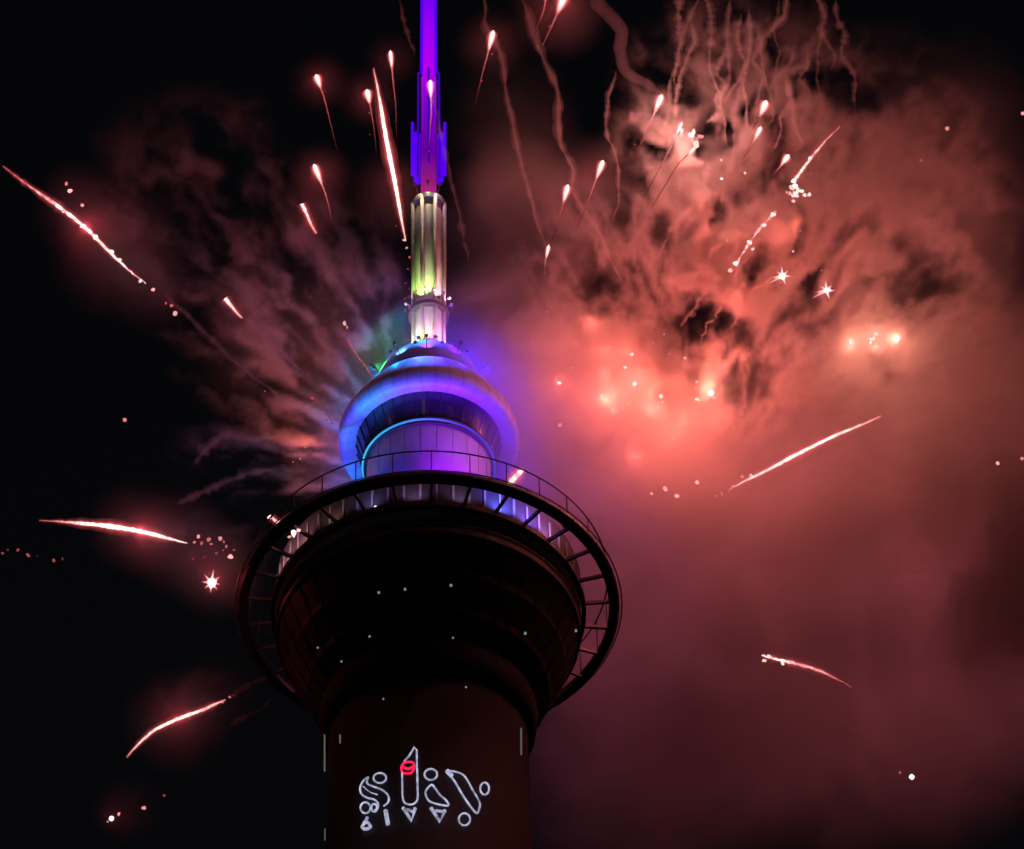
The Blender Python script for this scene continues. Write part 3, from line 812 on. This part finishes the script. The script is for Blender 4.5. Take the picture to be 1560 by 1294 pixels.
# ------------------------------------------------------------------ smoke (one voxel volume)
VOX = 0.27
U0, U1, V0, V1, W0, W1 = -42.0, 46.0, -36.0, 38.0, -2.0, 34.0
gn = bpy.data.node_groups.new('smoke field', 'GeometryNodeTree')
gn.interface.new_socket('Geometry', in_out='INPUT', socket_type='NodeSocketGeometry')
gn.interface.new_socket('Geometry', in_out='OUTPUT', socket_type='NodeSocketGeometry')
N, LK = gn.nodes, gn.links
def val(s): return s
def mth(op, a, b=None, c=None, clamp=False):
    n = N.new('ShaderNodeMath'); n.operation = op; n.use_clamp = clamp
    for i, x in enumerate((a, b, c)):
        if x is None: continue
        if isinstance(x, (int, float)): n.inputs[i].default_value = x
        else: LK.new(x, n.inputs[i])
    return n.outputs[0]
def vm(op, a, b=None):
    n = N.new('ShaderNodeVectorMath'); n.operation = op
    for i, x in enumerate((a, b)):
        if x is None: continue
        if isinstance(x, (tuple, list, Vector)): n.inputs[i].default_value = x
        elif isinstance(x, (int, float)): n.inputs['Scale'].default_value = x
        else: LK.new(x, n.inputs[i])
    return n.outputs['Value'] if op in ('LENGTH', 'DISTANCE', 'DOT_PRODUCT') else n.outputs['Vector']
def nz(vec, scale, detail=4, rough=.55, dist=0.0, out='Factor'):
    n = N.new('ShaderNodeTexNoise'); n.inputs['Scale'].default_value = scale
    n.inputs['Detail'].default_value = detail; n.inputs['Roughness'].default_value = rough; n.inputs['Distortion'].default_value = dist
    LK.new(vec, n.inputs['Vector'])
    return n.outputs[0] if out == 'Factor' else n.outputs[1]
def sstep(x, a, b):
    n = N.new('ShaderNodeMapRange'); n.interpolation_type = 'SMOOTHSTEP'
    LK.new(x, n.inputs[0]); n.inputs[1].default_value = a; n.inputs[2].default_value = b
    return n.outputs[0]
pos = N.new('GeometryNodeInputPosition').outputs[0]
# large swirl warp
wv = nz(pos, .055, 2, .5, 0, 'Color'); wv = vm('SUBTRACT', wv, (.5, .5, .5)); wv = vm('SCALE', wv, 14.0)
wpos = vm('ADD', pos, wv)
wv2 = nz(pos, .22, 2, .5, 0, 'Color'); wv2 = vm('SUBTRACT', wv2, (.5, .5, .5)); wv2 = vm('SCALE', wv2, 4.5)
wpos2 = vm('ADD', wpos, wv2)
n_soft = nz(vm('MULTIPLY', wpos2, (1, 1, .3)), .10, 6, .55)
wpz = vm('MULTIPLY', wpos2, (1, 1, .13))
n_mid = nz(wpz, .26, 6, .6)
def fan(px, py, ang_s, rad_s, scale_w, dist):
    # noise stretched along the rays from one point, as smoke is drawn out by bursting stars
    sx_ = N.new('ShaderNodeSeparateXYZ'); LK.new(vm('ADD', pos, vm('SCALE', wv2, dist)), sx_.inputs[0])
    du_, dv2 = mth('SUBTRACT', sx_.outputs[0], (px - 780) * S), mth('SUBTRACT', sx_.outputs[1], (647 - py) * S)
    th_ = mth('ARCTAN2', du_, dv2); r2 = mth('SQRT', mth('ADD', mth('MULTIPLY', du_, du_), mth('MULTIPLY', dv2, dv2)))
    cb_ = N.new('ShaderNodeCombineXYZ')
    LK.new(mth('MULTIPLY', th_, ang_s), cb_.inputs[0]); LK.new(mth('MULTIPLY', r2, rad_s), cb_.inputs[1]); LK.new(mth('MULTIPLY', sx_.outputs[2], scale_w), cb_.inputs[2])
    return nz(cb_.outputs[0], 1.0, 5, .6)
n_fan = fan(1060, 800, 7.5, .16, .06, .35)
fanr = mth('POWER', mth('MAXIMUM', mth('SUBTRACT', 1, mth('ABSOLUTE', mth('MULTIPLY_ADD', n_fan, 11.0, -5.8))), 0), 1.6)
ridge = mth('SUBTRACT', 1, mth('ABSOLUTE', mth('MULTIPLY_ADD', n_mid, 13.0, -6.8)))   # thin sheets of smoke
ridge = mth('MAXIMUM', ridge, 0)
wv3 = vm('SUBTRACT', nz(vm('MULTIPLY', pos, (1, 1, .2)), .35, 4, .6, 0, 'Color'), (.5, .5, .5))
hpos = vm('ADD', pos, vm('ADD', vm('SCALE', wv2, .9), vm('SCALE', wv3, 5.5)))
def blob(px, py, w, rx, ry, rw, P_=None):
    c = ((px - 780) * S, (647 - py) * S, -w)
    dv = vm('SUBTRACT', P_ or pos, c)
    dv = vm('MULTIPLY', dv, (1 / (rx * S), 1 / (ry * S), 1 / rw))
    q2 = vm('DOT_PRODUCT', dv, dv)
    f = mth('MAXIMUM', mth('SUBTRACT', 1, q2), 0)
    return mth('MULTIPLY', f, f)
def bsum(lst, P_=None):
    acc = None
    for px, py, w, rx, ry, rw, a in lst:
        b = mth('MULTIPLY', blob(px, py, w, rx, ry, rw, P_), a)
        acc = b if acc is None else mth('ADD', acc, b)
    return acc
soft = bsum([  # px, py, w, rx, ry, rw, density : smooth bank
    (840, 570, 15, 220, 150, 9, .5),
    (1010, 760, 16, 330, 220, 10, .45),
    (1150, 940, 17, 430, 320, 11, .32),
    (1520, 760, 17, 460, 420, 11, .75),
    (1560, 1000, 17, 300, 300, 11, .35),
    (980, 1120, 17, 300, 360, 10, .30),
    (1300, 1100, 17, 460, 320, 10, .26),
    (1450, 300, 16, 260, 360, 10, .10),
    (790, 700, 11, 130, 160, 7, .22),
    (760, 470, 15, 160, 120, 6, .45),
    (800, 330, 16, 200, 170, 6, .14),
    (480, 520, 19, 260, 240, 6, .09),
    (520, 700, 16, 130, 120, 5, .25),
    (790, 230, 10, 150, 240, 6, .06),
])
bank = bsum([
    (920, 550, 22, 160, 115, 6, 2.2),
    (1030, 600, 21, 105, 80, 6, 3.2),
    (960, 640, 22, 110, 80, 6, 1.6),
    (1090, 615, 21, 70, 60, 5, 2.6),
    (1330, 515, 17, 66, 60, 4, 3.0),
], hpos)
knot = bsum([(x, y, 15, r_, r_, 2.2, a) for x, y, r_, a in (
    (1008, 160, 26, 4), (1022, 190, 26, 4), (1052, 208, 40, 7), (1066, 240, 30, 5), (1082, 280, 30, 4), (1104, 312, 44, 4), (1112, 345, 46, 4), (1088, 370, 46, 4),
    (1070, 405, 46, 3), (1112, 410, 50, 4), (1145, 440, 46, 3), (1165, 200, 50, 2.5), (1180, 300, 60, 2.5), (1215, 360, 60, 3), (1200, 420, 60, 3))], hpos)
wisp = bsum([
    (1120, 350, 16, 210, 230, 4, .9),
    (1340, 300, 17, 300, 330, 4, .8),
    (1350, 540, 17, 300, 260, 4, .9),
    (1040, 200, 15, 130, 160, 3, .7),
    (1150, 100, 16, 240, 180, 3, .5),
    (940, 380, 16, 200, 180, 3, .35),
    (1150, 560, 16, 140, 140, 4, .8),
])
hole = bsum([(x, y, 14, rx, ry, 30, a) for x, y, rx, ry, a in (
    (1440, 430, 120, 110, 1.6), (1178, 575, 80, 90, 1.4), (1255, 480, 80, 60, 1.3), (1080, 475, 90, 55, 1.3), (1395, 565, 60, 50, 1.1), (950, 430, 90, 50, .8),
    (1140, 500, 70, 60, 1.2), (1210, 240, 50, 60, 1.0), (1240, 350, 40, 40, .8), (1140, 265, 60, 60, 1.0), (1150, 60, 130, 110, .9), (900, 100, 130, 160, .9),
    (1400, 60, 200, 150, 1.1), (1290, 400, 50, 40, .8), (1380, 690, 70, 50, .7), (1500, 560, 60, 60, .8), (1340, 140, 60, 70, .8), (1250, 640, 60, 40, .6))], hpos)
# streaks that fan out from the tower on the left
sx = N.new('ShaderNodeSeparateXYZ'); LK.new(pos, sx.inputs[0])
cu, cv = (660 - 780) * S, (647 - 720) * S
du, dv_ = mth('SUBTRACT', sx.outputs[0], cu), mth('SUBTRACT', sx.outputs[1], cv)
th = mth('ARCTAN2', dv_, mth('MULTIPLY', du, -1))
rad_ = mth('SQRT', mth('ADD', mth('MULTIPLY', du, du), mth('MULTIPLY', dv_, dv_)))
cb = N.new('ShaderNodeCombineXYZ')
LK.new(mth('MULTIPLY', th, 9.0), cb.inputs[0]); LK.new(mth('MULTIPLY', rad_, .16), cb.inputs[1]); LK.new(mth('MULTIPLY', sx.outputs[2], .07), cb.inputs[2])
wsm = vm('SCALE', vm('SUBTRACT', nz(vm('MULTIPLY', pos, (1, 1, .2)), .3, 3, .5, 0, 'Color'), (.5, .5, .5)), 1.6)
n_str = nz(vm('ADD', cb.outputs[0], wsm), 1.0, 5, .62)
streak = bsum([
    (480, 560, 18, 230, 240, 6, .5),
    (400, 440, 17, 260, 240, 6, .3),
    (480, 690, 15, 120, 130, 5, .8),
    (300, 300, 8, 260, 220, 7, .22),
    (380, 700, 6, 170, 90, 5, .3),
    (300, 830, 4, 150, 60, 4, .25),
    (300, 1070, 3, 140, 70, 3, .15),
])
den = mth('MULTIPLY', soft, mth('ADD', mth('MULTIPLY', sstep(n_soft, .32, .62), .8), .2))
den = mth('ADD', den, mth('MULTIPLY', bank, mth('ADD', mth('MULTIPLY', sstep(n_mid, .36, .52), .8), .12)))
den = mth('ADD', den, mth('MULTIPLY', knot, sstep(mth('ADD', n_mid, mth('MULTIPLY', fanr, .08)), .44, .60)))
lum = mth('ADD', mth('MULTIPLY', ridge, .25), mth('MULTIPLY', sstep(n_mid, .535, .65), .8))
lum = mth('ADD', lum, mth('MULTIPLY', fanr, 1.7))
den = mth('ADD', den, mth('MULTIPLY', wisp, lum))
den = mth('MULTIPLY', den, mth('MAXIMUM', mth('SUBTRACT', 1, mth('MULTIPLY', hole, mth('ADD', mth('MULTIPLY', n_mid, 1.0), .2))), 0.06))
den = mth('ADD', den, mth('MULTIPLY', streak, sstep(n_str, .47, .68)))
halo = bsum([(x, y, w, r_ * 1.15, r_ * 1.15, r_ * S * .9, a * .55) for x, y, w, r_, a in (
    (486, 122, 2, 50, .16), (561, 147, 1, 50, .16), (597, 92, -1, 45, .14), (484, 265, 3, 55, .2), (465, 330, 3, 60, .2), (600, 300, 0, 80, .12), (748, 65, 2, 60, .16),
    (914, 262, 4, 70, .16), (862, 300, 4, 70, .16), (852, 10, 2, 80, .2), (170, 380, 5, 110, .2), (110, 310, 5, 80, .14), (230, 440, 5, 70, .16), (355, 470, 4, 60, .12),
    (200, 806, 2, 80, .14), (270, 830, 2, 90, .2), (330, 870, 1, 80, .3), (270, 1100, 0, 90, .18), (330, 1060, 0, 70, .14), (190, 1235, 2, 60, .12))])
den = mth('ADD', den, halo)  # thin smoke added round the stars so their lamps make a halo
den = mth('ADD', den, bsum([(1430, 860, 19, 520, 520, 10, .13), (1050, 950, 19, 330, 420, 9, .10)]))
den = mth('SUBTRACT', den, .004)
den = mth('MAXIMUM', den, 0)
vc = N.new('GeometryNodeVolumeCube')
LK.new(den, vc.inputs['Density'])
vc.inputs['Min'].default_value = (U0, V0, -W1); vc.inputs['Max'].default_value = (U1, V1, -W0)
vc.inputs['Resolution X'].default_value = int((U1 - U0) / VOX)
vc.inputs['Resolution Y'].default_value = int((V1 - V0) / VOX)
vc.inputs['Resolution Z'].default_value = int((W1 - W0) / .75)
sm = bpy.data.materials.new('firework smoke'); sm.use_nodes = True
snt = sm.node_tree; snt.nodes.clear()
pv = snt.nodes.new('ShaderNodeVolumePrincipled'); so = snt.nodes.new('ShaderNodeOutputMaterial')
pv.inputs['Color'].default_value = (.85, .82, .82, 1)
pv.inputs['Density'].default_value = .5
pv.inputs['Anisotropy'].default_value = .1
snt.links.new(pv.outputs[0], so.inputs['Volume'])
setm = N.new('GeometryNodeSetMaterial'); setm.inputs['Material'].default_value = sm
LK.new(vc.outputs[0], setm.inputs['Geometry'])
LK.new(setm.outputs[0], N.new('NodeGroupOutput').inputs[0])
me = bpy.data.meshes.new('smoke')
smoke = bpy.data.objects.new('smoke', me); COL.objects.link(smoke)
me.materials.append(sm)
SM = Matrix((RGT, UP, -FWD)).transposed()    # local u right, v up, z towards the viewer
smoke.matrix_world = Matrix.Translation(at(780, 647, 0)) @ SM.to_4x4()
md = smoke.modifiers.new('smoke', 'NODES'); md.node_group = gn
tag(smoke, 'drifting bank of firework smoke lit red and orange behind the tower', 'smoke', kind='stuff')
